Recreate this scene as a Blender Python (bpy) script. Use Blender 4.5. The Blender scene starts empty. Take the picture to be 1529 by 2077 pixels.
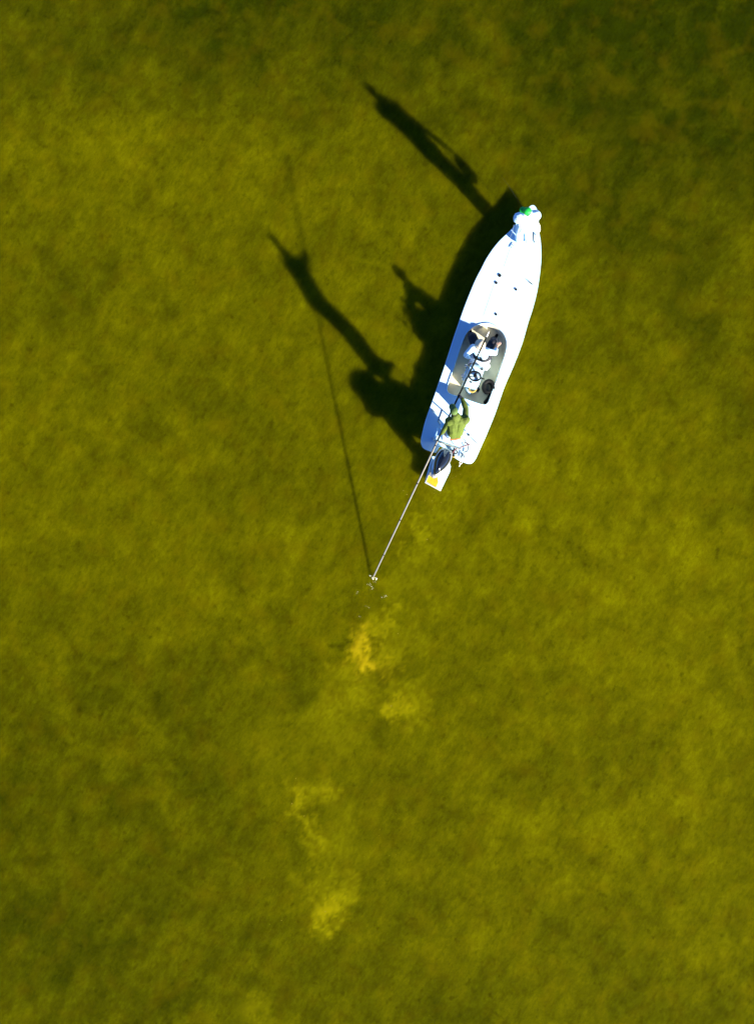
import bpy, bmesh, math, random
import numpy as np
from mathutils import Vector, Matrix, noise as mnoise
random.seed(7)
rng = np.random.default_rng(11)
S = bpy.context.scene
COL = S.collection
V = Vector

# ------------------------------------------------------------------ camera, sky, sun, exposure
CAM_H = 22.0                       # metres above the water, looking straight down
PXM = 75.0                         # photo pixels per metre at the water
cam = bpy.data.cameras.new('camera')
cam.sensor_fit = 'VERTICAL'; cam.sensor_height = 24.0
cam.lens = 24.0 * (PXM * CAM_H) / 2077.0
cam.clip_end = 2000
co = bpy.data.objects.new('camera', cam); COL.objects.link(co)
co.location = (0, 0, CAM_H); co.rotation_euler = (0, 0, 0)
S.camera = co

SUN_V = V((1.733, -1.867, 1.0)).normalized()
EL = math.asin(SUN_V.z)
AZ = math.atan2(SUN_V.x, SUN_V.y)
w = bpy.data.worlds.new('World'); S.world = w; w.use_nodes = True
nt = w.node_tree; nt.nodes.clear()
sky = nt.nodes.new('ShaderNodeTexSky'); sky.sky_type = 'NISHITA'; sky.sun_disc = False
sky.sun_elevation = EL; sky.sun_rotation = AZ
sky.ozone_density = 10.0; sky.air_density = 0.4; sky.dust_density = 0.0
bg = nt.nodes.new('ShaderNodeBackground'); bg.inputs[1].default_value = 0.09
out = nt.nodes.new('ShaderNodeOutputWorld')
nt.links.new(sky.outputs[0], bg.inputs[0]); nt.links.new(bg.outputs[0], out.inputs[0])

sl = bpy.data.lights.new('sun', 'SUN'); sl.energy = 5.0; sl.angle = math.radians(1.1); sl.color = (1.0, 0.93, 0.80)
so = bpy.data.objects.new('sun', sl); COL.objects.link(so)
so.rotation_euler = SUN_V.to_track_quat('Z', 'Y').to_euler(); so.location = SUN_V * 60

S.view_settings.view_transform = 'Standard'; S.view_settings.look = 'None'
S.view_settings.gamma = 1; S.view_settings.use_curve_mapping = False
S.view_settings.exposure = 1.9
S.cycles.max_bounces = 8; S.cycles.transparent_max_bounces = 12

# ------------------------------------------------------------------ measuring helpers
def P(px, py, z=0.0):
    """world point at height z for a place measured on the photograph"""
    k = (CAM_H - z) / CAM_H / PXM
    return V(((px - 764.5) * k, (1038.5 - py) * k, z))

DZ = 0.27                                  # deck height
_st, _bw = P(908, 927, DZ), P(1079, 420, DZ)
F = (_bw - _st).normalized(); R = V((F.y, -F.x, 0)); UP = V((0, 0, 1))
def B(s, t, z):                            # boat frame: s metres from the stern, t to starboard
    return V((_st.x, _st.y, 0)) + F * s + R * t + UP * z
def st(p):
    d = p - _st
    return d.dot(F), d.dot(R)

# ------------------------------------------------------------------ materials
def mat(name, color, rough=0.5, metal=0.0, var=0.0, vscale=8.0, bump=0.0, bscale=60.0, spec=0.5, coat=0.0, dirt=None):
    m = bpy.data.materials.new(name); m.use_nodes = True
    n = m.node_tree; b = n.nodes['Principled BSDF']
    b.inputs['Base Color'].default_value = (*color, 1)
    b.inputs['Roughness'].default_value = rough; b.inputs['Metallic'].default_value = metal
    b.inputs['Specular IOR Level'].default_value = spec; b.inputs['Coat Weight'].default_value = coat
    tc = n.nodes.new('ShaderNodeTexCoord')
    if var or dirt:
        nz = n.nodes.new('ShaderNodeTexNoise'); nz.inputs['Scale'].default_value = vscale; nz.inputs['Detail'].default_value = 6
        n.links.new(tc.outputs['Object'], nz.inputs['Vector'])
        mx = n.nodes.new('ShaderNodeMixRGB'); mx.inputs[1].default_value = (*color, 1)
        c2 = dirt if dirt else tuple(max(0, c * (1 - var)) for c in color)
        mx.inputs[2].default_value = (*c2, 1)
        rp = n.nodes.new('ShaderNodeMapRange'); rp.inputs['From Min'].default_value = 0.45; rp.inputs['From Max'].default_value = 0.75
        rp.inputs['To Max'].default_value = 1.0 if var else 0.5
        n.links.new(nz.outputs['Fac'], rp.inputs['Value']); n.links.new(rp.outputs[0], mx.inputs[0])
        n.links.new(mx.outputs[0], b.inputs['Base Color'])
    if bump:
        nb = n.nodes.new('ShaderNodeTexNoise'); nb.inputs['Scale'].default_value = bscale; nb.inputs['Detail'].default_value = 4
        n.links.new(tc.outputs['Object'], nb.inputs['Vector'])
        bp = n.nodes.new('ShaderNodeBump'); bp.inputs['Strength'].default_value = bump; bp.inputs['Distance'].default_value = 0.01
        n.links.new(nb.outputs['Fac'], bp.inputs['Height']); n.links.new(bp.outputs[0], b.inputs['Normal'])
    return m

M = {}
M['deck'] = mat('white_gelcoat', (0.53, 0.70, 0.80), 0.55, var=0.04, vscale=3, bump=0.15, bscale=300)
M['gel'] = mat('white_gelcoat_gloss', (0.50, 0.73, 0.84), 0.25, coat=0.3)
M['hull'] = mat('hull_paint', (0.72, 0.72, 0.68), 0.35, var=0.3, vscale=4)
M['floor'] = mat('cockpit_floor', (0.72, 0.66, 0.44), 0.7, var=0.35, vscale=2.6, bump=0.3, bscale=200)
M['liner'] = mat('cockpit_liner', (0.66, 0.64, 0.52), 0.6, var=0.25, vscale=4)
M['black'] = mat('black_plastic', (0.006, 0.006, 0.006), 0.7, spec=0.15)
M['gloss'] = mat('black_gloss_cowl', (0.010, 0.012, 0.016), 0.13, coat=0.6)
M['grey'] = mat('grey_paint', (0.22, 0.23, 0.23), 0.35)
M['silver'] = mat('silver_decal', (0.55, 0.56, 0.55), 0.3, metal=0.5)
M['alu'] = mat('aluminium_tube', (0.55, 0.52, 0.40), 0.32, metal=0.8)
M['steel'] = mat('stainless', (0.65, 0.63, 0.55), 0.25, metal=0.9)
M['skin'] = mat('skin', (0.42, 0.20, 0.12), 0.5, var=0.12, vscale=14)
M['skin_pale'] = mat('skin_pale', (0.55, 0.33, 0.22), 0.5, var=0.12, vscale=14)
M['eye'] = mat('eye_dark', (0.02, 0.015, 0.01), 0.2)
M['lip'] = mat('lip', (0.28, 0.08, 0.06), 0.5)
M['hair'] = mat('dark_hair', (0.02, 0.014, 0.01), 0.6, bump=0.6, bscale=120)
M['white_cloth'] = mat('white_cloth', (0.50, 0.71, 0.84), 0.85, bump=0.5, bscale=22)
M['cream_cloth'] = mat('cream_cloth', (0.60, 0.53, 0.38), 0.85, bump=0.4, bscale=40)
M['green_shirt'] = mat('olive_green_shirt', (0.070, 0.105, 0.001), 0.85, var=0.25, vscale=7, bump=0.5, bscale=25)
M['olive_cap'] = mat('olive_cap', (0.07, 0.13, 0.02), 0.8)
M['green_cap'] = mat('bright_green_cap', (0.004, 0.40, 0.035), 0.6)
M['red_belt'] = mat('red_orange_belt', (0.50, 0.09, 0.02), 0.6)
M['black_cloth'] = mat('black_cloth', (0.012, 0.013, 0.018), 0.85, bump=0.4, bscale=30)
M['blue_cloth'] = mat('pale_blue_cloth', (0.45, 0.56, 0.66), 0.85, bump=0.4, bscale=30)
M['pole'] = mat('pole_cream', (0.17, 0.155, 0.115), 0.6)
M['rod'] = mat('dark_graphite', (0.006, 0.008, 0.004), 0.9, spec=0.1)
M['cork'] = mat('cork', (0.40, 0.25, 0.12), 0.8)
M['line'] = mat('white_line', (0.75, 0.72, 0.60), 0.5)
M['hose'] = mat('dark_red_hose', (0.09, 0.006, 0.015), 0.4)
M['yellow'] = mat('yellow_paint', (0.62, 0.40, 0.01), 0.45, var=0.3, vscale=9)
M['gold'] = mat('gold_rope', (0.45, 0.29, 0.05), 0.7, bump=0.8, bscale=90)
M['cushion'] = mat('seat_vinyl', (0.74, 0.75, 0.75), 0.5)
M['foam'] = mat('foam_cream', (0.60, 0.56, 0.32), 0.6)
M['fleck'] = mat('silt_flecks', (0.24, 0.20, 0.02), 0.7, spec=0.1)
M['glass'] = bpy.data.materials.new('smoked_acrylic'); M['glass'].use_nodes = True
_b = M['glass'].node_tree.nodes['Principled BSDF']
_b.inputs['Base Color'].default_value = (0.5, 0.65, 0.75, 1); _b.inputs['Roughness'].default_value = 0.05
_b.inputs['Transmission Weight'].default_value = 0.85

# ------------------------------------------------------------------ object helpers
def root_loc(p):
    while p.parent is not None: p = p.parent
    return p.location
def obj(name, bm, m, parent=None, smooth=False, bevel=0.0, label=None):
    """link a bmesh built in world coordinates as one object; the origin is the thing's base"""
    me = bpy.data.meshes.new(name)
    loc = root_loc(parent) if parent is not None else V((0, 0, 0))
    bmesh.ops.recalc_face_normals(bm, faces=bm.faces)
    if parent is not None: bmesh.ops.translate(bm, verts=bm.verts, vec=-loc)
    bm.to_mesh(me); bm.free()
    for mm in (m if isinstance(m, (list, tuple)) else [m]): me.materials.append(mm)
    if smooth:
        for p in me.polygons: p.use_smooth = True
    o = bpy.data.objects.new(name, me); COL.objects.link(o)
    if parent is not None: o.parent = parent
    if bevel:
        b = o.modifiers.new('bevel', 'BEVEL'); b.width = bevel; b.segments = 3; b.limit_method = 'ANGLE'; b.angle_limit = math.radians(40)
    if label: o['label'] = label
    return o
def set_origin(o, p):
    o.data.transform(Matrix.Translation(-p)); o.location = p
def tag(o, label=None, cat=None, group=None, kind=None):
    if label: o['label'] = label
    if cat: o['category'] = cat
    if group: o['group'] = group
    if kind: o['kind'] = kind
    return o
def thing(name, label, cat, loc, group=None):
    o = bpy.data.objects.new(name, None); COL.objects.link(o); o.location = loc
    o.empty_display_size = 0.2
    return tag(o, label, cat, group)

def tube(bm, pts, radii, seg=10, cap=True):
    """swept tube with rounded ends through the points"""
    pts = [V(p) for p in pts]
    if not isinstance(radii, (list, tuple)): radii = [radii] * len(pts)
    P2, R2 = [], []
    d0 = (pts[1] - pts[0]).normalized(); d1 = (pts[-1] - pts[-2]).normalized()
    if cap:
        for a in (88, 60, 30):
            a = math.radians(a); P2.append(pts[0] - d0 * radii[0] * math.sin(a)); R2.append(radii[0] * math.cos(a))
    P2 += pts; R2 += list(radii)
    if cap:
        for a in (30, 60, 88):
            a = math.radians(a); P2.append(pts[-1] + d1 * radii[-1] * math.sin(a)); R2.append(radii[-1] * math.cos(a))
    rings = []; n = None
    for i, p in enumerate(P2):
        if i == 0: t = P2[1] - P2[0]
        elif i == len(P2) - 1: t = P2[-1] - P2[-2]
        else: t = (P2[i + 1] - P2[i]).normalized() + (P2[i] - P2[i - 1]).normalized()
        t = t.normalized() if t.length > 1e-9 else d0
        if n is None:
            n = t.orthogonal().normalized()
        else:
            n = (n - t * n.dot(t)); n = n.normalized() if n.length > 1e-6 else t.orthogonal().normalized()
        b = t.cross(n)
        rings.append([bm.verts.new(p + (n * math.cos(2 * math.pi * k / seg) + b * math.sin(2 * math.pi * k / seg)) * R2[i]) for k in range(seg)])
    for a, b_ in zip(rings, rings[1:]):
        for k in range(seg):
            bm.faces.new((a[k], a[(k + 1) % seg], b_[(k + 1) % seg], b_[k]))
    bm.faces.new(rings[0][::-1]); bm.faces.new(rings[-1])

def obox(bm, c, dims, f=None, up=None):
    """box at centre c with sizes (along f, across, up)"""
    f = (f or F).normalized(); up = up or UP
    r = f.cross(up).normalized(); u = r.cross(f).normalized()
    vs = []
    for k in (-1, 1):
        for i, j in ((-1, -1), (1, -1), (1, 1), (-1, 1)):
            vs.append(bm.verts.new(V(c) + f * (i * dims[0] / 2) + r * (j * dims[1] / 2) + u * (k * dims[2] / 2)))
    for q in ((3, 2, 1, 0), (4, 5, 6, 7), (0, 1, 5, 4), (1, 2, 6, 5), (2, 3, 7, 6), (3, 0, 4, 7)):
        bm.faces.new([vs[i] for i in q])

def prism(bm, loop, z0, z1):
    a = [bm.verts.new((p[0], p[1], z0)) for p in loop]; b = [bm.verts.new((p[0], p[1], z1)) for p in loop]
    n = len(loop)
    bm.faces.new(a[::-1]); bm.faces.new(b)
    for i in range(n): bm.faces.new((a[i], a[(i + 1) % n], b[(i + 1) % n], b[i]))

def catmull(pts, n=6, closed=True):
    o = []; N = len(pts)
    rngi = range(N) if closed else range(N - 1)
    for i in rngi:
        if closed: p0, p1, p2, p3 = pts[i - 1], pts[i], pts[(i + 1) % N], pts[(i + 2) % N]
        else: p0, p1, p2, p3 = pts[max(0, i - 1)], pts[i], pts[i + 1], pts[min(N - 1, i + 2)]
        for k in range(n):
            t = k / n
            o.append(0.5 * ((2 * p1) + (-p0 + p2) * t + (2 * p0 - 5 * p1 + 4 * p2 - p3) * t * t + (-p0 + 3 * p1 - 3 * p2 + p3) * t ** 3))
    if not closed: o.append(pts[-1])
    return o

# ------------------------------------------------------------------ seabed and water
PLUMES = [(735,1296,15,.9,1),(724,1326,15,1.,1),(737,1352,19,1.,1),(762,1345,24,.55,.6),(792,1330,28,.35,.2),(787,1262,18,.4,.2),
 (768,1285,16,.45,.3),(797,1237,11,.45,.2),(690,1362,18,.3,.2),(830,1300,24,.25,0),
 (690,1425,30,.3,.1),(740,1402,22,.4,.1),(780,1388,20,.4,.1),(805,1440,24,.6,.3),(832,1446,20,.5,.2),(842,1405,20,.35,0),(650,1455,30,.2,0),
 (602,1600,14,.5,.3),(600,1640,12,.6,.3),(652,1606,20,.45,.2),(622,1672,18,.5,.2),(646,1712,20,.4,.1),(690,1722,25,.25,0),
 (668,1762,22,.25,0),(705,1790,22,.3,0),(660,1850,26,.7,.3),(694,1826,24,.5,.1),(645,1880,18,.6,.2),(620,1790,18,.22,0),
 (855,1085,14,.5,0),(850,1060,10,.5,0),(910,1040,8,.4,0),(900,1005,10,.3,0),(868,1120,12,.25,0),(835,1130,10,.3,0),(812,1105,9,.3,0),
 (515,2052,30,.3,0),(770,1262,14,.35,.1),(752,1278,13,.4,.2),(720,1372,16,.4,.2),(705,1368,14,.3,.1),(775,1350,20,.4,.2),(812,1322,20,.3,0),(800,1300,26,.22,0),
 (668,1442,24,.3,0),(720,1413,20,.35,0),(760,1393,18,.35,0),(800,1382,18,.35,0),(836,1392,18,.35,0),(848,1425,16,.35,0),(822,1458,18,.4,.1),(792,1425,16,.3,.1),(735,1420,26,.2,0),
 (606,1620,14,.5,.2),(611,1662,14,.45,.2),(632,1692,16,.4,.1),(640,1735,18,.3,0),(652,1770,18,.3,0),(655,1800,18,.3,0),(662,1825,20,.45,.1),(625,1602,18,.4,.1),(676,1612,14,.35,0),(690,1680,40,.14,0),(700,1750,40,.14,0),(640,1870,16,.5,.2),(690,1640,30,.12,0),
 (815,1180,34,.16,0),(880,1060,16,.2,0),(895,1040,12,.2,0),(845,1140,16,.25,0),(600,1500,60,.15,0),(560,1530,50,.15,0),(680,1500,50,.18,0),(935,1000,14,.2,0),(840,1180,30,.2,0),(800,1200,24,.2,0)]
DARKS = [(698,1305,14,.95),(765,1374,26,.8),(730,1380,18,.6),(815,1364,26,.6),(755,1308,14,.5),(715,1235,20,.4),(765,1222,18,.35),(1360,600,60,.3),(1240,240,60,.35),(610,1690,20,.15)]  # plume shade painted into the bed colour, plus other dark patches

# bed tone, weed and silt plus painted corner vignette, darker (+), paler (-): centre, extent, amount
VIGNETTE_COVER = [(760,-60,1400,300,.46),(1400,60,420,420,.35),(1330,420,300,260,.22),(330,90,260,200,.10),(560,40,200,120,.10),(250,300,260,120,-.22),(560,330,200,120,-.10),
 (760,1250,700,420,-.10),(1260,1060,380,260,-.30),(1400,1500,300,320,-.22),(1150,1800,300,200,-.12),(120,880,260,180,-.14),(640,640,200,160,-.14),
 (60,620,140,160,.12),(430,820,160,110,.10),(90,1760,300,420,.32),(1200,1560,120,90,.14),(520,1440,160,120,.12),(760,2120,1200,200,.16),(1500,800,160,200,.18),
 (800,1240,120,70,.06),(350,1180,200,120,-.12),(420,1650,200,180,.08)]
def build_sheet(name, m, x_in, y_in, step, bed):
    def axis(h, far):
        a = list(np.arange(-h, h + 1e-6, step)); e = h; s = step; o = []
        while e < far:
            s *= 1.6; e += s; o.append(e)
        return np.array([-v for v in o[::-1]] + a + o)
    xs, ys = axis(x_in, 900), axis(y_in, 900)
    X, Y = np.meshgrid(xs, ys); nx, ny = len(xs), len(ys)
    Z = np.zeros_like(X); mud = np.zeros_like(X); org = np.zeros_like(X); drk = np.zeros_like(X); cov = np.full_like(X, .42)
    if bed:
        PX = X * PXM + 764.5; PY = 1038.5 - Y * PXM
        inner = (np.abs(X) < x_in + .1) & (np.abs(Y) < y_in + .1)
        wx = np.zeros_like(X); wy = np.zeros_like(X); ff = np.ones_like(X); rel = np.zeros_like(X)
        idx = np.argwhere(inner)
        for j, i in idx:
            x, y = X[j, i], Y[j, i]
            near = (500 < PX[j, i] < 960 and 960 < PY[j, i] < 2077)
            rel[j, i] = mnoise.noise(V((x * 2.2, y * 2.2, 3))) * .6 + mnoise.noise(V((x * 6, y * 5, 9))) * .4
            if near:
                a = mnoise.fractal(V((x * 2.4, y * 2.4, 0)), 1.0, 2.0, 4); b = mnoise.fractal(V((x * 2.4, y * 2.4, 7)), 1.0, 2.0, 4)
                a2 = mnoise.noise(V((x * 9, y * 9, 1))); b2_ = mnoise.noise(V((x * 9, y * 9, 5)))
                a3 = mnoise.noise(V((x * 22, y * 22, 1))); b3 = mnoise.noise(V((x * 22, y * 22, 5)))
                wx[j, i] = a * 24 + a2 * 12 + a3 * 5; wy[j, i] = b * 24 + b2_ * 12 + b3 * 5
                rg = 1 - abs(mnoise.noise(V((x * 4.5 + a * 1.6, y * 3.2 + b * 1.6, 20)))) * 2.2
                r2 = 1 - abs(mnoise.noise(V((x * 11 + a * 2, y * 9 + b * 2, 33)))) * 2.0
                ff[j, i] = .45 + .75 * max(0, rg) ** 1.5 + .45 * max(0, r2) ** 2
        qx, qy = PX + wx, PY + wy
        for (cx, cy, r, s, og) in PLUMES:
            g = np.exp(-(((qx - cx) ** 2 + (qy - cy) ** 2) / (r * r * 1.35)) ** 1.1) * s
            mud = np.maximum(mud, np.minimum(1, g * (1.4 if s < .8 else 1))); org = np.maximum(org, g * og)
        for (cx, cy, rx, ry, s) in VIGNETTE_COVER:
            cov = cov + np.exp(-(((PX - cx) / rx) ** 2 + ((PY - cy) / ry) ** 2)) * s
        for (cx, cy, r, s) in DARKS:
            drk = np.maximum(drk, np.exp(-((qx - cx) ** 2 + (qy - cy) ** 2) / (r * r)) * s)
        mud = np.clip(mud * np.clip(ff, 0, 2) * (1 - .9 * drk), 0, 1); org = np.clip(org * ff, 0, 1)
        Z = -.055 + rel * .008 + mud * org * .03
    co_ = np.stack([X.ravel(), Y.ravel(), Z.ravel()], 1)
    idx = np.arange(nx * ny).reshape(ny, nx)
    fc = np.stack([idx[:-1, :-1].ravel(), idx[:-1, 1:].ravel(), idx[1:, 1:].ravel(), idx[1:, :-1].ravel()], 1)
    me = bpy.data.meshes.new(name)
    me.vertices.add(len(co_)); me.vertices.foreach_set('co', co_.ravel())
    me.loops.add(fc.size); me.loops.foreach_set('vertex_index', fc.ravel().astype(np.int32))
    me.polygons.add(len(fc)); me.polygons.foreach_set('loop_start', np.arange(0, fc.size, 4, dtype=np.int32))
    me.update(calc_edges=True); me.polygons.foreach_set('use_smooth', np.ones(len(fc), bool))
    if bed:
        for nm, A in (('mud', mud), ('orange_silt', org), ('shade_patch', drk), ('vignette_cover', np.clip(cov, 0, 1.2))):
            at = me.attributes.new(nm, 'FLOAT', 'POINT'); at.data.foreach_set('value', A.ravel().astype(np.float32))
    me.materials.append(m)
    o = bpy.data.objects.new(name, me); COL.objects.link(o); o['kind'] = 'structure'
    return o

def bed_material():
    m = bpy.data.materials.new('silty_seagrass_bed'); m.use_nodes = True
    n = m.node_tree; L = n.links.new; b = n.nodes['Principled BSDF']
    tc = n.nodes.new('ShaderNodeTexCoord')
    def N(scale, detail=4, rough=.55, dist=0.0, sc=(1, 1, 1), loc=(0, 0, 0), rot=0):
        mp = n.nodes.new('ShaderNodeMapping'); mp.inputs['Scale'].default_value = sc; mp.inputs['Location'].default_value = loc
        m0 = n.nodes.new('ShaderNodeMapping'); m0.inputs['Rotation'].default_value = (0, 0, rot)
        L(tc.outputs['Object'], m0.inputs[0]); L(m0.outputs[0], mp.inputs[0])
        x = n.nodes.new('ShaderNodeTexNoise'); x.inputs['Scale'].default_value = scale; x.inputs['Detail'].default_value = detail
        x.inputs['Roughness'].default_value = rough; x.inputs['Distortion'].default_value = dist
        L(mp.outputs[0], x.inputs['Vector']); return x.outputs['Fac']
    def MR(v, a, b_, c=0., d=1., smooth=False):
        x = n.nodes.new('ShaderNodeMapRange'); x.inputs[1].default_value = a; x.inputs[2].default_value = b_
        x.inputs[3].default_value = c; x.inputs[4].default_value = d
        if smooth: x.interpolation_type = 'SMOOTHSTEP'
        L(v, x.inputs[0]); return x.outputs[0]
    def MA(op, a, b_):
        x = n.nodes.new('ShaderNodeMath'); x.operation = op
        for i, v in enumerate((a, b_)):
            if isinstance(v, (int, float)): x.inputs[i].default_value = v
            else: L(v, x.inputs[i])
        return x.outputs[0]
    def MX(f, a, b_, mode='MIX'):
        x = n.nodes.new('ShaderNodeMixRGB'); x.blend_type = mode
        for i, v in enumerate((f, a, b_)):
            if isinstance(v, tuple): x.inputs[i].default_value = (*v, 1)
            elif isinstance(v, (int, float)): x.inputs[i].default_value = v
            else: L(v, x.inputs[i])
        return x.outputs[0]
    sep = n.nodes.new('ShaderNodeSeparateXYZ'); L(tc.outputs['Object'], sep.inputs[0])
    # green weed against yellow silt, with the vignette painted in as darker bed
    big = N(.16, 3, .5, .3)
    grad = MR(sep.outputs['Y'], -6, 15, 0.0, 1.0)
    gx = MR(sep.outputs['X'], -10, 10, 0.06, -0.06)
    cva = n.nodes.new('ShaderNodeAttribute'); cva.attribute_name = 'vignette_cover'
    t = MA('ADD', cva.outputs['Fac'], MR(N(.55, 5, .6, .5), .3, .7, -.22, .22))
    t = MA('ADD', t, MR(N(1.1, 5, .65, .3, (1.2, .7, 1), rot=.5), .3, .7, -.16, .16))
    base = MX(MR(t, -.1, 1.1), (.140, .134, .0001), (.019, .027, .0001))
    # blotches of a few decimetres, then fine streaks drawn out along the current
    bl = MR(N(1.9, 5, .62, .3, (1, .8, 1), rot=.5), .32, .68, .72, 1.22)
    fi = MR(N(7, 5, .7, .2, (1.5, .6, 1), rot=.55), .3, .7, .76, 1.20)
    gr = MR(N(30, 2, .5, 0, (1, .7, 1), rot=.5), .3, .7, .92, 1.07)
    k = MA('MULTIPLY', MA('MULTIPLY', bl, fi), gr)
    # clumps: small dark tufts of weed
    tu = MR(N(5.4, 2, .45, .0, (1, .85, 1), loc=(5, 3, 0)), .60, .78, 1.0, .72, True)
    k = MA('MULTIPLY', k, tu)
    cb = n.nodes.new('ShaderNodeCombineXYZ')
    for i in range(3): L(k, cb.inputs[i])
    base = MX(1.0, base, cb.outputs[0], 'MULTIPLY')
    base = MX(MR(N(1.5, 3, .5, .2, loc=(9, 2, 0)), .5, .75, 0, .30), base, (.125, .088, .0002))
    def AT(nm):
        a = n.nodes.new('ShaderNodeAttribute'); a.attribute_name = nm; return a.outputs['Fac']
    base = MX(MA('MULTIPLY', AT('shade_patch'), .8), base, (.030, .034, .0002))  # darkens the bed with the painted shade beside the plumes
    base = MX(MA('MULTIPLY', AT('mud'), .95), base, (.235, .222, .001))
    base = MX(MA('MULTIPLY', AT('orange_silt'), .95), base, (.33, .255, .004))
    L(base, b.inputs['Base Color'])
    b.inputs['Roughness'].default_value = .9; b.inputs['Specular IOR Level'].default_value = 0.0
    b.inputs['Subsurface Weight'].default_value = 1.0
    b.inputs['Subsurface Radius'].default_value = (1.0, 1.0, .6); b.inputs['Subsurface Scale'].default_value = 1.4
    return m

def water_material():
    m = bpy.data.materials.new('shallow_water'); m.use_nodes = True
    n = m.node_tree; L = n.links.new; n.nodes.clear()
    o = n.nodes.new('ShaderNodeOutputMaterial')
    tr = n.nodes.new('ShaderNodeBsdfTransparent'); tr.inputs[0].default_value = (.97, .97, .80, 1)
    gl = n.nodes.new('ShaderNodeBsdfGlossy'); gl.inputs['Roughness'].default_value = .06
    ge = n.nodes.new('ShaderNodeNewGeometry'); dt = n.nodes.new('ShaderNodeVectorMath'); dt.operation = 'DOT_PRODUCT'
    L(ge.outputs['Normal'], dt.inputs[0]); L(ge.outputs['Incoming'], dt.inputs[1])
    def MT(op, a, b_=0.0):
        x = n.nodes.new('ShaderNodeMath'); x.operation = op
        for i, v in enumerate((a, b_)):
            if isinstance(v, (int, float)): x.inputs[i].default_value = v
            else: L(v, x.inputs[i])
        return x.outputs[0]
    # Schlick reflectance of a water surface, the same from above and below
    fres = MT('ADD', MT('MULTIPLY', MT('POWER', MT('SUBTRACT', 1.0, MT('ABSOLUTE', dt.outputs['Value'])), 5.0), .9), .005)
    tc = n.nodes.new('ShaderNodeTexCoord'); nz = n.nodes.new('ShaderNodeTexNoise')
    nz.inputs['Scale'].default_value = 3.0; nz.inputs['Detail'].default_value = 4
    L(tc.outputs['Object'], nz.inputs['Vector'])
    bp = n.nodes.new('ShaderNodeBump'); bp.inputs['Strength'].default_value = .25; bp.inputs['Distance'].default_value = .05
    L(nz.outputs['Fac'], bp.inputs['Height']); L(bp.outputs[0], gl.inputs['Normal'])
    mx = n.nodes.new('ShaderNodeMixShader')
    L(fres, mx.inputs[0]); L(tr.outputs[0], mx.inputs[1]); L(gl.outputs[0], mx.inputs[2]); L(mx.outputs[0], o.inputs[0])
    return m

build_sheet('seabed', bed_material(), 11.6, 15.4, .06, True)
build_sheet('water', water_material(), 12.0, 16.0, 2.0, False)

# ------------------------------------------------------------------ the boat
boat = thing('fishing_boat', 'long white boat with pointed bow and sunken grey cockpit, afloat on olive shallows', 'boat', B(3.2, 0, 0))
LEFT = [(1069,427),(1054,446),(1040,463),(1030,473),(1016,486),(1003,501),(994.5,513),(985.5,527),(977,544),(965,567),(955.6,589),(944.8,616),(935,643),(921,684),(904,737),(882,801),(864,852),(855,888)]
STERN = [(854.5,898),(858,907),(867,912.5),(884,917.5)]
NOTCH = [(887,912),(893,905),(912,911),(917,919),(919.5,926)]
STERN2 = [(931,933),(949,939.5),(958,937),(964,929)]
RIGHT = [(984.7,883),(1003,838),(1021,786),(1040,742),(1058,695),(1070,653),(1078,629),(1087,595),(1092.5,562),(1095.5,535),(1096.3,514),(1095,489),(1092,470),(1091,450),(1090.5,436),(1087,423),(1081,416.5),(1074,419)]
outline = []
def chain(pts, n=3): return catmull([P(x, y, DZ) for x, y in pts], n, closed=False)
outline += chain(LEFT) ; outline += chain(STERN); outline += chain(NOTCH); outline += chain(STERN2); outline += chain(RIGHT)
outline = [p for i, p in enumerate(outline) if (p - outline[i - 1]).length > .01]
CP = [(985,655.5),(996,657.5),(1008,664),(1019,674),(1025,685),(1027.5,696),(1026,712),(1020,733),(1010,763),(1000,790),(993,810),(989,818),(981,821.5),
      (960,815.5),(936,807),(914,800),(907,794),(906.5,786),(911,770),(919,748),(930,714),(941,684),(950,670),(964,660)]
cock = catmull([P(x, y, DZ) for x, y in CP], 4)
# deck with the cockpit opening cut in it
def ringfill(bm, loops, z):
    es = []
    for lp in loops:
        vs = [bm.verts.new((p.x, p.y, z)) for p in lp]
        es += [bm.edges.new((vs[i], vs[(i + 1) % len(vs)])) for i in range(len(vs))]
    bmesh.ops.triangle_fill(bm, use_beauty=True, use_dissolve=False, edges=es)
bm = bmesh.new(); ringfill(bm, [outline, cock], DZ)
r = bmesh.ops.extrude_face_region(bm, geom=bm.faces[:])
bmesh.ops.translate(bm, verts=[v for v in r['geom'] if isinstance(v, bmesh.types.BMVert)], vec=(0, 0, -.03))
obj('deck', bm, M['deck'], boat)
# hull shell
cen = B(3.0, 0, 0)
def inset(p, k, z, ks=1.0):
    s, t = st(p); s = (s - 3.0) * ks + 3.0
    return B(s, t * k, z)
bm = bmesh.new(); rows = []
for (k, ks, z) in ((.995, .999, DZ - .032), (1.004, 1.001, DZ - .07), (.97, .99, .14), (.91, .965, .04), (.86, .94, -.02), (.4, .8, -.04)):
    rows.append([bm.verts.new(inset(p, k, z, ks)) for p in outline])
for a, b_ in zip(rows, rows[1:]):
    for i in range(len(outline)): bm.faces.new((a[i], a[(i + 1) % len(a)], b_[(i + 1) % len(a)], b_[i]))
bm.faces.new(rows[-1])
obj('hull', bm, M['hull'], boat, smooth=True)
# rub rail round the edge
bm = bmesh.new()
op = outline + [outline[0], outline[1]]
tube(bm, [V((p.x, p.y, DZ - .012)) for p in op], .016, 6, cap=False)
obj('rub_rail', bm, M['gel'], boat, smooth=True)
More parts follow.
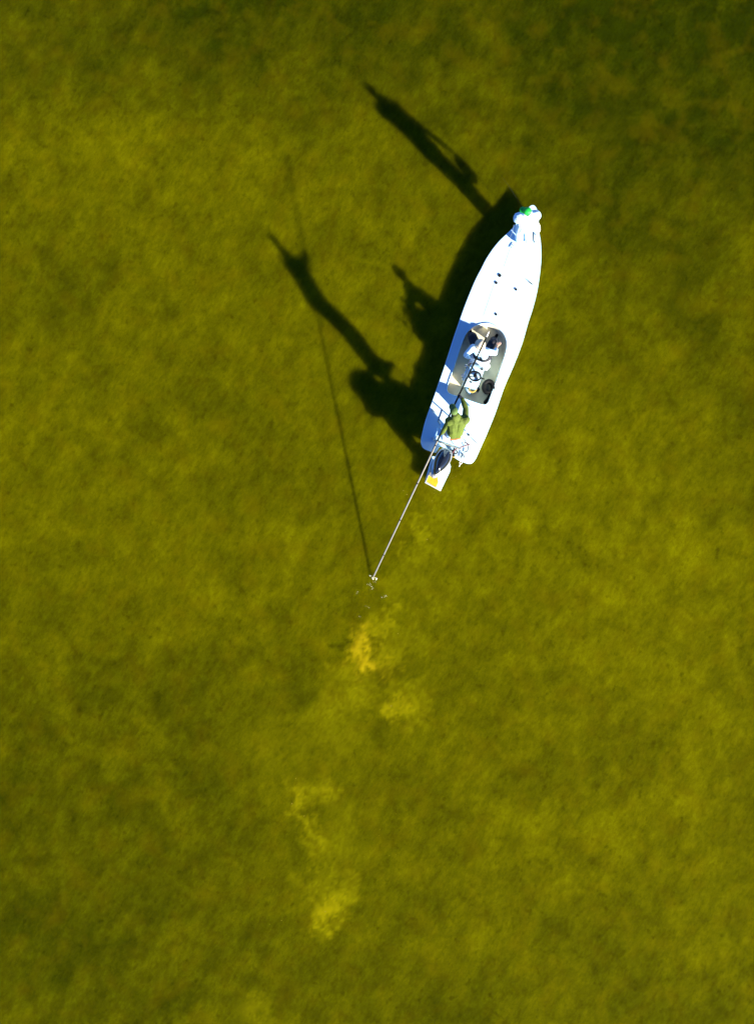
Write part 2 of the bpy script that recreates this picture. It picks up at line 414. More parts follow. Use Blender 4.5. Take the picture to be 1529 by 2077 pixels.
# cockpit
FZ = .01
bm = bmesh.new(); cc = P(967, 740, DZ); rows = []
for k, z in ((1.0, DZ - .001), (.985, DZ - .06), (.97, FZ)):
    rows.append([bm.verts.new((cc.x + (p.x - cc.x) * k, cc.y + (p.y - cc.y) * k, z)) for p in cock])
for a, b_ in zip(rows, rows[1:]):
    for i in range(len(cock)): bm.faces.new((a[i], a[(i + 1) % len(a)], b_[(i + 1) % len(a)], b_[i]))
obj('cockpit_wall', bm, M['liner'], boat, smooth=True)
bm = bmesh.new(); bm.faces.new([bm.verts.new((cc.x + (p.x - cc.x) * .975, cc.y + (p.y - cc.y) * .975, FZ + .001)) for p in cock])
obj('cockpit_floor', bm, M['floor'], boat)
bm = bmesh.new(); cl = cock + [cock[0], cock[1]]
tube(bm, [V((p.x, p.y, DZ + .006)) for p in cl], .014, 6, cap=False)
obj('coaming', bm, M['gel'], boat, smooth=True)
# hatches on the foredeck: thin lids just proud of the deck
for (s, t, l, wd) in ((4.35, 0.0, .95, .62), (5.55, .0, .55, .42)):
    bm = bmesh.new(); obox(bm, B(s, t, DZ + .002), (l, wd, .005)); obj('hatch_lid', bm, M['deck'], boat, bevel=.002)
# flush fittings (dark rod / cup holes)
for (x, y, r_) in ((1013, 558.5, .046), (1006, 573.5, .038), (1046, 587, .034), (1005.5, 637.5, .034), (950, 882, .028)):
    bm = bmesh.new(); p = P(x, y, DZ + .014)
    bmesh.ops.create_cone(bm, cap_ends=True, segments=18, radius1=r_, radius2=r_ * .9, depth=.012, matrix=Matrix.Translation(p))
    obj('deck_fitting', bm, M['black'], boat)
def cleat(x, y, d, m=M['grey'], L_=.16):
    bm = bmesh.new(); p = P(x, y, DZ + .04); d = d.normalized(); s_ = d.cross(UP)
    tube(bm, [p - d * L_ / 2, p, p + d * L_ / 2], [.007, .012, .007], 8)
    for k in (-1, 1): tube(bm, [p + d * k * .03, p + d * k * .035 - UP * .045], .009, 8)
    obj('cleat', bm, m, boat, smooth=True)
cleat(1075.5, 573.5, V((.75, -.6, 0)), M['black'])
cleat(963.5, 896, V((.7, -.7, 0)))
cleat(936, 924, V((.2, 1, 0)), M['black']); cleat(941, 925, V((.35, -1, 0)), M['grey'])
cleat(879, 834, V((.8, -.5, 0)), M['steel'])  # cleat added in place of two thin shadow stripes on the deck
cleat(1040, 500, V((.6, .8, 0)), M['gel'])
# eye bolt on the transom
bm = bmesh.new(); c = P(934, 938.5, .22)
tube(bm, [c + R * math.cos(a) * .032 + F * math.sin(a) * .032 for a in [i * math.pi / 6 for i in range(14)]], .010, 6, cap=False)
tube(bm, [c - F * .03, c - F * .10 + R * .0 - UP * .04], .011, 6)
tube(bm, [c + F * .03, c + F * .09], .008, 6)
obj('eye_bolt', bm, M['line'], boat, smooth=True)
# swim step behind the transom
ST = [(876,925),(908,928),(914,946),(911.5,958),(893,996),(861,979)]
bm = bmesh.new(); prism(bm, [P(x, y, .16) for x, y in ST], .10, .16)
step = obj('swim_step', bm, M['gel'], boat, bevel=.01)
bm = bmesh.new(); prism(bm, [P(x, y, .163) for x, y in ((872,956),(864.5,977),(884,988.5),(889,978),(886,962))], .1595, .164)
obj('yellow_panel', bm, M['yellow'], step)
bm = bmesh.new(); tube(bm, [P(875, 948, .175), P(863.5, 977, .175)], .012, 6); obj('edge_strip', bm, M['alu'], step, smooth=True)
bm = bmesh.new(); tube(bm, [P(862, 978.5, .17), P(893, 995, .17)], .012, 6); obj('edge_strip', bm, M['line'], step, smooth=True)

# poling platform over the stern
pc = P(913, 883, 1.0)
plat = bpy.data.objects.new('poling_platform', None)  # replaced by a mesh below
bpy.data.objects.remove(plat)
bm = bmesh.new(); obox(bm, pc + UP * -.015, (.46, .66, .03)); plat = obj('poling_platform', bm, M['gel'], boat, bevel=.01)
bm = bmesh.new()
tube(bm, [pc - F * .25 + R * k for k in (-.36, 0, .36)], .022, 10); obj('rear_rail', bm, M['alu'], plat, smooth=True)
for sf in (-1, 1):
    for sr in (-1, 1):
        a = pc + F * .19 * sf + R * .29 * sr - UP * .03
        b_ = V((a.x, a.y, DZ)) + R * .10 * sr + F * (.14 * sf if sf > 0 else .06)
        bm = bmesh.new(); tube(bm, [a, b_], .016, 8); obj('platform_leg', bm, M['alu'], plat, smooth=True)
for sr in (-1, 1):
    bm = bmesh.new(); a = pc + R * .32 * sr - UP * .22
    tube(bm, [a - F * .20, a + F * .22], .012, 8); obj('side_brace', bm, M['alu'], plat, smooth=True)
# box added under the platform to fill a gap in the stern shadow
bm = bmesh.new(); q = P(904, 886, .75); obox(bm, V((q.x, q.y, (DZ + .75) / 2)), (.32, .56, .75 - DZ))
obj('shadow_fill_box', bm, M['gel'], boat, bevel=.02)
# splash well lip
bm = bmesh.new(); tube(bm, [P(883, 908, .32), P(893, 899, .32), P(914, 905, .32), P(922, 922, .32)], .02, 8); obj('well_lip', bm, M['gel'], boat, smooth=True)

# console
cz = .84
q = P(963, 760, cz)
cf = F
console = None
bm = bmesh.new()
bs = [(-.26, -.20), (.20, -.20), (.26, -.14), (.26, .14), (.20, .20), (-.26, .20)]
base = [V((q.x, q.y, 0)) + F * a + R * b_ for a, b_ in bs]
topl = [V((q.x, q.y, 0)) + F * (a * .92 + .02) + R * b_ * .94 for a, b_ in bs]
vb = [bm.verts.new((p.x, p.y, FZ)) for p in base]; vt = [bm.verts.new((p.x, p.y, cz - (.10 if i in (0, 5) else 0))) for i, p in enumerate(topl)]
bm.faces.new(vb[::-1]); bm.faces.new(vt)
for i in range(6): bm.faces.new((vb[i], vb[(i + 1) % 6], vt[(i + 1) % 6], vt[i]))
console = obj('console', bm, M['gel'], boat, bevel=.02)
ax = (-F * .75 + UP * .66).normalized()
wc = P(963, 763, .87)
e1 = R; e2 = ax.cross(e1)
bm = bmesh.new()
tube(bm, [wc + e1 * math.cos(a) * .15 + e2 * math.sin(a) * .15 for a in [i * math.pi / 12 for i in range(26)]], .022, 8, cap=False)
for a in (90, 210, 330):
    a = math.radians(a); tube(bm, [wc - ax * .02, wc + e1 * math.cos(a) * .15 + e2 * math.sin(a) * .15], .014, 6)
tube(bm, [wc, wc - ax * .12], [.045, .03], 10)
obj('steering_wheel', bm, M['black'], console, smooth=True)
bm = bmesh.new(); c = P(977, 748, cz + .02)
bmesh.ops.create_uvsphere(bm, u_segments=14, v_segments=8, radius=.04, matrix=Matrix.Translation(c)); obj('compass', bm, M['black'], console, smooth=True)
bm = bmesh.new(); c = P(978, 768, .78)
tube(bm, [c, c + UP * .12 - F * .02], [.012, .010], 8); tube(bm, [c + UP * .12 - F * .02 - R * .03, c + UP * .12 - F * .02 + R * .03], .018, 8)
obj('throttle_lever', bm, M['black'], console, smooth=True)
bm = bmesh.new(); c = P(955, 773, .74)
obox(bm, c, (.09, .07, .02)); obj('switch_panel', bm, M['black'], console)
bm = bmesh.new(); a = V((q.x, q.y, cz)) + F * .20
obox(bm, a + UP * .10, (.012, .34, .22), f=(F - UP * .0)); obj('windscreen', bm, M['glass'], console)
# console-front seat
q2 = P(977, 722, .5)
bm = bmesh.new(); obox(bm, V((q2.x, q2.y, (FZ + .28) / 2)), (.42, .50, .28 - FZ)); seat = obj('seat_box', bm, M['gel'], boat, bevel=.02)
bm = bmesh.new(); obox(bm, V((q2.x, q2.y, .32)), (.44, .52, .08)); obj('cushion', bm, M['cushion'], seat, bevel=.03)
bm = bmesh.new(); obox(bm, V((q2.x, q2.y, .56)) - F * .25, (.09, .54, .50)); obj('shade_backrest', bm, M['cushion'], seat, bevel=.03)  # backrest added to close a lit gap in the deck shade
# rod rack on the port side of the console with two reels
qr = V((q.x, q.y, 0)) - R * .25
bm = bmesh.new()
for ds in (-.12, .02, .16):
    tube(bm, [qr + F * ds + UP * .38, qr + F * ds + UP * .68], .022, 8)
obox(bm, qr + UP * .44 + R * .02, (.34, .03, .04)); obox(bm, qr + UP * .62 + R * .02, (.34, .03, .04))
obj('rod_rack', bm, M['gel'], console, smooth=False)

# outboard motor
mc = P(898, 931, 1.02)
MF = V((.47, .88, 0)).normalized(); MR_ = V((MF.y, -MF.x, 0))
bm = bmesh.new()
NU, NV = 22, 14; rowsv = []
TILT = math.radians(14)
def mp(a, b_, c):         # motor frame with the leg kicked back a little
    ca, sa = math.cos(TILT), math.sin(TILT)
    return mc + MF * (a * ca + c * sa) + MR_ * b_ + UP * (c * ca - a * sa)
def cowl_bm(z0, z1, grow=1.0, sl=1.0):
    bm = bmesh.new(); rows = []
    for i in range(NV):
        v = i / (NV - 1); z = z0 + (z1 - z0) * v
        k = (1 - max(0, (v - .35) / .65) ** 2.6 * sl) ** .5 if v < 1 or sl < 1 else .02
        k = max(k, .03)
        row = []
        for j in range(NU):
            a = 2 * math.pi * j / NU
            x = math.cos(a); y = math.sin(a)
            fx = .46 if x < 0 else .30                # longer towards the back
            wy = .185 * (1 - .55 * max(0, -x) ** 1.6)
            sx = abs(x) ** .85 * (1 if x > 0 else -1); sy = abs(y) ** .8 * (1 if y > 0 else -1)
            row.append(bm.verts.new(mp(sx * fx * k * grow - .03 * v, sy * wy * k * grow, z)))
        rows.append(row)
    for a, b_ in zip(rows, rows[1:]):
        for j in range(NU): bm.faces.new((a[j], a[(j + 1) % NU], b_[(j + 1) % NU], b_[j]))
    bm.faces.new(rows[0][::-1]); bm.faces.new(rows[-1])
    return bm
motor = obj('outboard_motor', cowl_bm(-.16, .26), M['gloss'], boat, smooth=True)
motor['label'] = 'black glossy outboard with a grey lower pan'
obj('motor_pan', cowl_bm(-.30, -.163, 1.07, 0.0), M['silver'], motor, smooth=True)
bm = bmesh.new()
tube(bm, [mp(-.04, 0, -.28), mp(-.07, 0, -.50), mp(-.08, 0, -.85)], [.20, .19, .13], 14); obj('midsection', bm, M['grey'], motor, smooth=True)
bm = bmesh.new()
tube(bm, [mp(.12, 0, -.98), mp(-.02, 0, -.98), mp(-.22, 0, -.98)], [.02, .055, .035], 12); obox(bm, mp(-.10, 0, -.87), (.36, .20, .015), f=MF)
obj('lower_unit', bm, M['grey'], motor, smooth=False)
bm = bmesh.new()
for k in range(3):
    a = 2 * math.pi * k / 3
    c = mp(-.24, 0, -.98); d = MR_ * math.cos(a) + UP * math.sin(a)
    obox(bm, c + d * .05, (.012, .06, .07), f=(MF + d.cross(MF) * .5), up=d)
obj('propeller', bm, M['steel'], motor)
for sgn in (-1, 1):
    bm = bmesh.new()
    for zz, w_ in ((.02, .016), (-.06, .010)):
        pts = []
        for a in range(18, 150, 12):
            a = math.radians(a if sgn > 0 else -a); x, y = math.cos(a), math.sin(a)
            fx = .46 if x < 0 else .30; wy = .185 * (1 - .55 * max(0, -x) ** 1.6)
            sx = abs(x) ** .85 * (1 if x > 0 else -1); sy = abs(y) ** .8 * (1 if y > 0 else -1)
            pts.append(mp(sx * fx * 1.0, sy * wy * 1.0, zz))
        tube(bm, pts, w_, 6)
    obj('side_stripe', bm, M['silver'], motor, smooth=True)
bm = bmesh.new(); obox(bm, mp(.26, 0, -.48), (.22, .30, .42), f=MF); obj('clamp_bracket', bm, M['black'], motor, bevel=.01)
# steering arm, hose and loom beside the motor
bm = bmesh.new()
tube(bm, catmull([P(918, 918, .42), P(925, 910, .46), P(936, 906.5, .46), P(951, 901.5, .42)], 5, False), .019, 8)
tube(bm, [P(944, 897.5, .43), P(951, 902, .42)], .016, 8)
obj('steering_arm', bm, M['hose'], boat, smooth=True)
bm = bmesh.new()
tube(bm, catmull([P(950, 902, .40), P(949, 909, .36), P(947, 915, .32), P(941, 917, .29)], 5, False), .012, 6)
obj('battery_cable', bm, M['black'], boat, smooth=True)
bm = bmesh.new()
tube(bm, catmull([P(922, 908, .42), P(917, 917, .35), P(921, 922, .31), P(927, 918, .31), P(925, 913, .34)], 5, False), .017, 6)
obj('cable_loom', bm, M['black'], boat, smooth=True)
bm = bmesh.new()
tube(bm, catmull([P(913, 913, .45), P(920, 916, .38), P(922, 923, .31), P(918, 925, .30)], 5, False), .02, 6)
obj('cable_loom', bm, M['black'], boat, smooth=True)
bm = bmesh.new(); c = P(915, 924, .28)
for i in range(3): tube(bm, [c + V((.03 * i, .02 * (i % 2), 0)), c + V((.05 + .02 * i, -.04, .02))], .018, 6)
obj('hose_fitting', bm, M['gold'], boat, smooth=True)

# ------------------------------------------------------------------ people
def remeshed(name, segs, voxel=.0075, smooth=2, folds=0.0, fscale=9.0, extra=None):
    bm = bmesh.new()
    for (p0, r0, p1, r1) in segs:
        p0, p1 = V(p0), V(p1)
        if (p1 - p0).length < 1e-4: p1 = p0 + V((0, 0, 1e-3))
        tube(bm, [p0, p1], [r0, r1], 12)
    me = bpy.data.meshes.new('tmp'); bm.to_mesh(me); bm.free()
    o = bpy.data.objects.new('tmp', me); COL.objects.link(o)
    md = o.modifiers.new('r', 'REMESH'); md.mode = 'VOXEL'; md.voxel_size = voxel
    if smooth:
        sm = o.modifiers.new('s', 'SMOOTH'); sm.factor = .5; sm.iterations = smooth
    dg = bpy.context.evaluated_depsgraph_get(); ev = o.evaluated_get(dg)
    m2 = bpy.data.meshes.new_from_object(ev)
    bpy.data.objects.remove(o); bpy.data.meshes.remove(me)
    b2 = bmesh.new(); b2.from_mesh(m2); bpy.data.meshes.remove(m2)
    if folds:
        b2.normal_update()
        for v in b2.verts:
            n1 = 1 - abs(mnoise.noise(V((v.co.x * fscale, v.co.y * fscale, v.co.z * fscale * .6))) * 2)
            v.co += v.normal * (n1 - .5) * folds
    if extra:
        for fn in extra: fn(b2)
    return b2

def ik(a, c, l1, l2, hint):
    d = c - a; L = min(d.length, (l1 + l2) * .998); u = d.normalized()
    x = (l1 * l1 - l2 * l2 + L * L) / (2 * L); h = math.sqrt(max(0, l1 * l1 - x * x))
    n = hint - u * hint.dot(u); n.normalize()
    return a + u * x + n * h

def grip(center, axis, frm, rad, thumb_sign=1):
    """hand closed round a shaft; frm = direction from the shaft to the wrist. returns segments, wrist"""
    axis = axis.normalized(); o = frm - axis * frm.dot(axis); o.normalize(); s_ = axis.cross(o)
    segs = []; rp = rad + .010
    palm = center + o * (rad + .016)
    for k in (-.028, -.009, .010, .028):
        pts = []
        for a in (15, 60, 115, 165, 205):
            a = math.radians(a)
            pts.append(center + axis * k * 1.05 + (o * math.cos(a) + s_ * math.sin(a)) * (rp + .002))
        rr = [.0095, .009, .0085, .008, .0075]
        for i in range(4 if abs(k) < .02 else 3): segs.append((pts[i], rr[i], pts[i + 1], rr[i + 1]))
        segs.append((palm + axis * k + o * .055, .014, pts[0], .0105))
    pts = [palm + axis * .03 * thumb_sign + o * .03] + [center + axis * .045 * thumb_sign + (o * math.cos(a) - s_ * math.sin(a)) * (rp + .003) for a in (math.radians(30), math.radians(85), math.radians(130))]
    for i in range(3): segs.append((pts[i], .0115 - .001 * i, pts[i + 1], .0105 - .001 * i))
    wrist = palm + o * .085
    segs.append((palm + o * .05, .026, wrist, .025))
    return segs, wrist

def relaxed(wrist, d, side, down):
    """open slightly curled hand: d forward, side towards the thumb, down towards the palm side"""
    d = d.normalized(); side = side.normalized(); segs = []
    for i, k in enumerate((-.030, -.010, .011, .031)):
        base = wrist + d * .085 + side * k
        segs.append((wrist + d * .01 + side * k * .5, .016, base, .0125))
        L_ = (.062, .072, .078, .070)[i]; p = base
        for j, f_ in enumerate((.45, .32, .23)):
            dd = (d * math.cos(.25 + .35 * j) + down * math.sin(.25 + .35 * j)).normalized()
            q_ = p + dd * L_ * f_ * 1.1; segs.append((p, .0095 - .0008 * j, q_, .0088 - .0008 * j)); p = q_
    t0 = wrist + d * .03 + side * .028; t1 = t0 + (d * .6 + side * .8).normalized() * .04; t2 = t1 + (d * .9 + side * .3 + down * .3).normalized() * .032
    segs += [(t0, .015, t1, .0115), (t1, .0115, t2, .0095)]
    return segs

def lerp(a, b_, t): return a + (b_ - a) * t

def person(label, root, J, hands, face, headup, cols, hat, group=None, tb=0.0, belt=None, sleeve=1.0, bulk=0.0):
    T = thing('person', label, 'person', root, group)
    face = face.normalized(); hu = headup.normalized(); face = (face - hu * face.dot(hu)).normalized(); side = face.cross(hu).normalized()
    H = J['head']; hl, hr = J['hipL'], J['hipR']; sl_, sr = J['shL'], J['shR']
    pel = (hl + hr) / 2; ch = (sl_ + sr) / 2; lat = (sr - sl_).normalized(); lath = (hr - hl).normalized()
    waist = lerp(pel, ch, .42)
    S_ = []
    S_.append((hl, .095, hr, .095))
    for k in (-1, 1):
        S_.append((pel + lath * .055 * k, .095, waist + lath * .05 * k, .088))
        S_.append((waist + lath * .05 * k, .088, lerp(pel, ch, .80) + lat * .075 * k, .105))
        S_.append((lerp(pel, ch, .80) + lat * .075 * k, .105, ch + lat * .07 * k, .070))
    S_.append((sl_, .058, sr, .058))
    S_.append((ch, .062, J['neck'], .054)); S_.append((J['neck'], .054, H - hu * .05, .052))
    head = [(H + hu * .028 - face * .012, .081, H + hu * .012 + face * .020, .074),
            (H - hu * .005 + face * .02, .066, H - hu * .070 + face * .045, .040),
            (H + hu * .015 + face * .080, .010, H - hu * .018 + face * .105, .014),
            (H - hu * .050 + face * .075, .018, H - hu * .056 + face * .078, .018),
            (H - side * .078, .014, H - side * .082 - hu * .025, .010), (H + side * .078, .014, H + side * .082 - hu * .025, .010)]
    arms = {}
    hs = []
    for sd in 'LR':
        s0, e0, w0 = J['sh' + sd], J['el' + sd], J['wr' + sd]
        arms[sd] = [(s0, .056, lerp(s0, e0, .5), .050), (lerp(s0, e0, .5), .050, e0, .040), (e0, .040, lerp(e0, w0, .35), .040), (lerp(e0, w0, .35), .040, w0, .026)]
        hs += hands[sd]
    legs = {}
    for sd in 'LR':
        h0, k0, a0 = J['hip' + sd], J['kn' + sd], J['an' + sd]
        legs[sd] = [(h0, .088, lerp(h0, k0, .5), .075), (lerp(h0, k0, .5), .075, k0, .056), (k0, .056, lerp(k0, a0, .35), .056), (lerp(k0, a0, .35), .056, a0, .036)]
    feet = {sd: [(J['an' + sd], .036, J['toe' + sd] + UP * .0, .030), (J['an' + sd] - (J['toe' + sd] - J['an' + sd]).normalized() * .04 - UP * .02, .034, J['toe' + sd], .030)] for sd in 'LR'}
    def eyes(bm):
        n0 = len(bm.faces)
        for k in (-1, 1):
            bmesh.ops.create_uvsphere(bm, u_segments=10, v_segments=8, radius=.012, matrix=Matrix.Translation(H + hu * .012 + face * .086 + side * .031 * k))
        bm.faces.ensure_lookup_table()
        for f in bm.faces[n0:]: f.material_index = 1
        n0 = len(bm.faces); c = H - hu * .047 + face * .091
        tube(bm, [c - side * .024, c, c + side * .024], [.004, .007, .004], 8)
        bm.faces.ensure_lookup_table()
        for f in bm.faces[n0:]: f.material_index = 2
    allseg = S_ + head + arms['L'] + arms['R'] + legs['L'] + legs['R'] + feet['L'] + feet['R'] + hs
    obj('body', remeshed('body', allseg, .0065, 2, extra=[eyes]), [cols['skin'], M['eye'], M['lip']], T, smooth=True)
    g = .034
    sh = [(a, r0 + g, b_, r1 + g) for (a, r0, b_, r1) in S_[:-1] if not (a == hl and b_ == hr)]
    sh = [(a, r0 + bulk, b_, r1 + bulk) for (a, r0, b_, r1) in sh]
    if bulk > .03:
        lo = pel - (ch - pel).normalized() * .06
        for k in (-1, 1): sh.append((waist + lath * .07 * k, .13 + bulk * .5, lo + lath * .09 * k, .135 + bulk * .5))
    sh.append((ch, .072, lerp(ch, J['neck'], .6), .064))
    for sd in 'LR':
        s0, e0, w0 = J['sh' + sd], J['el' + sd], J['wr' + sd]
        sl_end = lerp(e0, w0, .92 * sleeve)
        sh += [(s0, .084, lerp(s0, e0, .5), .080), (lerp(s0, e0, .5), .080, e0, .070)]
        if sleeve > .2: sh += [(e0, .070, lerp(e0, sl_end, .5), .062), (lerp(e0, sl_end, .5), .062, sl_end, .048)]
    obj('shirt', remeshed('shirt', sh, .010, 2, .009, 6), cols['shirt'], T, smooth=True)
    tr = [(hl, .125, hr, .125), (pel, .11, waist, .095)]
    for sd in 'LR':
        h0, k0, a0 = J['hip' + sd], J['kn' + sd], J['an' + sd]
        e_ = lerp(k0, a0, .93)
        tr += [(h0, .125, lerp(h0, k0, .5), .118), (lerp(h0, k0, .5), .118, k0, .098), (k0, .098, lerp(k0, e_, .5), .092), (lerp(k0, e_, .5), .092, e_, .080)]
    tr = [(a, r0 + tb, b_, r1 + tb) for (a, r0, b_, r1) in tr]
    obj('trousers', remeshed('trousers', tr, .010, 2, .016, 6), cols['trousers'], T, smooth=True)
    for sd in 'LR':
        obj('shoe', remeshed('shoe', [(a, r0 + .013, b_, r1 + .013) for (a, r0, b_, r1) in feet[sd]], .009, 2), cols['shoes'], T, smooth=True)
    # hair: cap of hair at the back and sides
    hb = [(H + hu * .03 - face * .022, .083, H - hu * .03 - face * .03, .072)]
    obj('hair', remeshed('hair', hb, .010, 1, .006, 30), M['hair'], T, smooth=True)
    if belt:
        bm = bmesh.new(); f2_off = V((0, 0, .02))
        c = lerp(pel, ch, -.02) - f2_off; pts = []
        axd = (ch - pel).normalized(); f2 = lath.cross(axd).normalized()
        for i in range(26):
            a = 2 * math.pi * i / 24; pts.append(c + lath * math.cos(a) * .222 + f2 * math.sin(a) * .155)
        tube(bm, pts, .026, 8, cap=False); obj('belt', bm, belt, T, smooth=True)
    # hat
    bm = bmesh.new(); rows = []
    crown = hat['crown']; n = 24
    for i, (z, k) in enumerate(((-.0, 1.0), (.03, 1.0), (.06, .93), (.08, .78), (.095, .5), (.10, .06))):
        rows.append([bm.verts.new(H + hu * (.040 + z * crown) + face * (-.004) + (face * math.cos(2 * math.pi * j / n) * .106 + side * math.sin(2 * math.pi * j / n) * .093) * k) for j in range(n)])
    for a, b_ in zip(rows, rows[1:]):
        for j in range(n): bm.faces.new((a[j], a[(j + 1) % n], b_[(j + 1) % n], b_[j]))
    bm.faces.new(rows[-1]); bmesh.ops.create_uvsphere(bm, u_segments=8, v_segments=6, radius=.008, matrix=Matrix.Translation(H + hu * (.042 + .10 * crown)))
    cap = obj('cap' if hat['type'] == 'cap' else 'sun_hat', bm, hat['mat'], T, smooth=True)
    bm = bmesh.new()
    if hat['type'] == 'cap':
        for lo in (0, 1):
            pass
        top = []; bot = []
        for i in range(13):
            a = math.radians(-62 + 124 * i / 12)
            inn = face * math.cos(a) * .100 + side * math.sin(a) * .088
            outv = face * (.085 + math.cos(a) * .105) + side * math.sin(a) * .092
            dz = -.018 * (abs(math.sin(a))) 
            for lst, e in ((top, .003), (bot, -.003)):
                lst.append((bm.verts.new(H + hu * (.044 + e) + inn), bm.verts.new(H + hu * (.036 + dz + e) + outv)))
        for L_ in (top, bot):
            for a, b_ in zip(L_, L_[1:]): bm.faces.new((a[0], b_[0], b_[1], a[1]))
        for a, b_, c_, d_ in zip(top, top[1:], bot, bot[1:]): bm.faces.new((a[1], b_[1], d_[1], c_[1]))
        obj('visor', bm, hat.get('brim', hat['mat']), cap)
    else:
        rr = []
        for (k, z) in ((1.0, .044), (1.3, .034), (1.5, .018), (1.5, .012), (1.3, .028), (1.0, .038)):
            rr.append([bm.verts.new(H + hu * (z + .006 * math.sin(3 * 2 * math.pi * j / 32) * (k > 1.2)) + (face * math.cos(2 * math.pi * j / 32) * .106 + side * math.sin(2 * math.pi * j / 32) * .093) * k) for j in range(32)])
        for a, b_ in zip(rr, rr[1:]):
            for j in range(32): bm.faces.new((a[j], a[(j + 1) % 32], b_[(j + 1) % 32], b_[j]))
        obj('brim', bm, hat.get('brim', hat['mat']), cap, smooth=True)
    return T

# --- the push pole
PA, PB = P(757.5, 1169, 0), P(986, 684, 2.85)
def pole_at_y(py):
    lo, hi = 0.0, 1.0
    for _ in range(50):
        t = (lo + hi) / 2; q_ = PA + (PB - PA) * t
        y = 1038.5 - q_.y * PXM * CAM_H / (CAM_H - q_.z)
        if y > py: lo = t
        else: hi = t
    return PA + (PB - PA) * t
pd = (PB - PA).normalized()
pole = thing('push_pole', 'long thin pole slanting from the water behind the boat up over the cockpit', 'pole', PA)
bm = bmesh.new(); tube(bm, [PA - pd * .08, lerp(PA, PB, .60)], [.019, .022], 10); obj('lower_shaft', bm, M['pole'], pole, smooth=True)
bm = bmesh.new(); tube(bm, [lerp(PA, PB, .601), PB], [.022, .020], 10); obj('upper_shaft', bm, M['rod'], pole, smooth=True)
bm = bmesh.new(); tube(bm, [PB - pd * .02, PB + pd * .14], [.018, .010], 8); obj('tip', bm, M['line'], pole, smooth=True)
for k in range(6):
    bm = bmesh.new(); c = lerp(PA, PB, .10 + k * .16); tube(bm, [c, c + pd * .03], .0245, 10, cap=False)
    obj('ferrule', bm, M['black'], pole)

# --- poler on the platform
ft = P(910, 884, 1.0)
fc = V((-.10, 1, 0)).normalized(); rt = V((fc.y, -fc.x, 0))
hp = P(922, 880, 1.90)
shc = P(926.5, 853, 2.36)
J = {}
J['hipL'] = hp - rt * .09; J['hipR'] = hp + rt * .09
J['shL'] = shc - rt * .17 - UP * .03; J['shR'] = shc + rt * .20
J['neck'] = P(923.5, 844, 2.45); J['head'] = P(920, 834.5, 2.57)
for sd, k in (('L', -1), ('R', 1)):
    an = ft + rt * .12 * k - fc * .05 + UP * .09
    J['an' + sd] = an; J['toe' + sd] = an + (fc + rt * .25 * k).normalized() * .17 - UP * .05
    J['kn' + sd] = ik(J['hip' + sd], an, .44, .43, fc + rt * .2 * k)
gR = pole_at_y(803); gL = pole_at_y(876)
hR, J['wrR'] = grip(gR, pd, (J['shR'] - gR), .022); hL, J['wrL'] = grip(gL, pd, (J['shL'] - gL), .022)
J['elR'] = ik(J['shR'], J['wrR'], .29, .26, rt * 1 - UP * .5); J['elL'] = ik(J['shL'], J['wrL'], .27, .24, -rt * .2 - UP * 1)
person('man in olive green shirt and cap standing at the stern, holding the long pole', ft, J, {'L': hL, 'R': hR},
       V((-.30, 1, -.25)), V((-.05, .25, 1)), dict(skin=M['skin'], shirt=M['green_shirt'], trousers=M['white_cloth'], shoes=M['grey']),
       dict(type='cap', mat=M['olive_cap'], crown=1.0), belt=M['red_belt'], bulk=.028, tb=.018)

# --- angler on the bow
ft = P(1060, 490, DZ + .01)
fc = V((-.19, .98, 0)).normalized(); rt = V((fc.y, -fc.x, 0))
lean = V((-.21, .13, 0))
def at(h, l=0, f=0): return ft + UP * h + lean * (h / 1.76) + rt * l + fc * f
J = {}
J['hipL'] = at(1.02, -.08, -.02); J['hipR'] = at(1.02, .08, -.02)
J['shL'] = at(1.58, -.21, -.02); J['shR'] = at(1.58, .21, -.04)
J['neck'] = at(1.68, 0, .02); J['head'] = P(1068, 430.5, DZ + 1.84)
for sd, k in (('L', -1), ('R', 1)):
    an = ft + rt * .115 * k + UP * .09 - fc * (.02 if k < 0 else .05)
    J['an' + sd] = an; J['toe' + sd] = an + (fc + rt * .3 * k).normalized() * .17 - UP * .05
    J['kn' + sd] = ik(J['hip' + sd], an, .49, .47, fc + rt * .2 * k)
rod0, rod1 = P(1068, 437, 1.28), P(1018, 352, 2.4)
rd = (rod1 - rod0).normalized()
gl_ = rod0 + rd * .12
J['wrR'] = P(1086, 438, 1.12); hR = relaxed(J['wrR'], fc - rt * .45 - UP * .35, -rt, -UP); hL, J['wrL'] = grip(rod0 + rd * .14, rd, J['shL'] - gl_ - rt * .1, .010)
J['elR'] = ik(J['shR'], J['wrR'], .33, .30, rt * .6 - fc * .8); J['elL'] = ik(J['shL'], J['wrL'], .31, .28, -rt * 1.0 - UP * .6)
person('angler in white clothes and bright green cap standing on the bow with a thin rod', ft, J, {'L': hL, 'R': hR},
       V((-.9, .45, -.15)), V((-.05, .1, 1)), dict(skin=M['skin_pale'], shirt=M['white_cloth'], trousers=M['cream_cloth'] if False else M['white_cloth'], shoes=M['white_cloth']),
       dict(type='cap', mat=M['green_cap'], crown=1.05), bulk=.045, tb=.008)
rodt = thing('fly_rod', 'thin dark fly rod held out past the bow by the angler in white', 'fishing rod', rod0)
bm = bmesh.new(); pts = [lerp(rod0, rod1, t) + UP * (-.10 * math.sin(math.pi * t) * 0 - .12 * t ** 3) for t in [i / 10 for i in range(11)]]
tube(bm, pts, [.0065 - .0045 * i / 10 for i in range(11)], 6); obj('blank', bm, M['rod'], rodt, smooth=True)
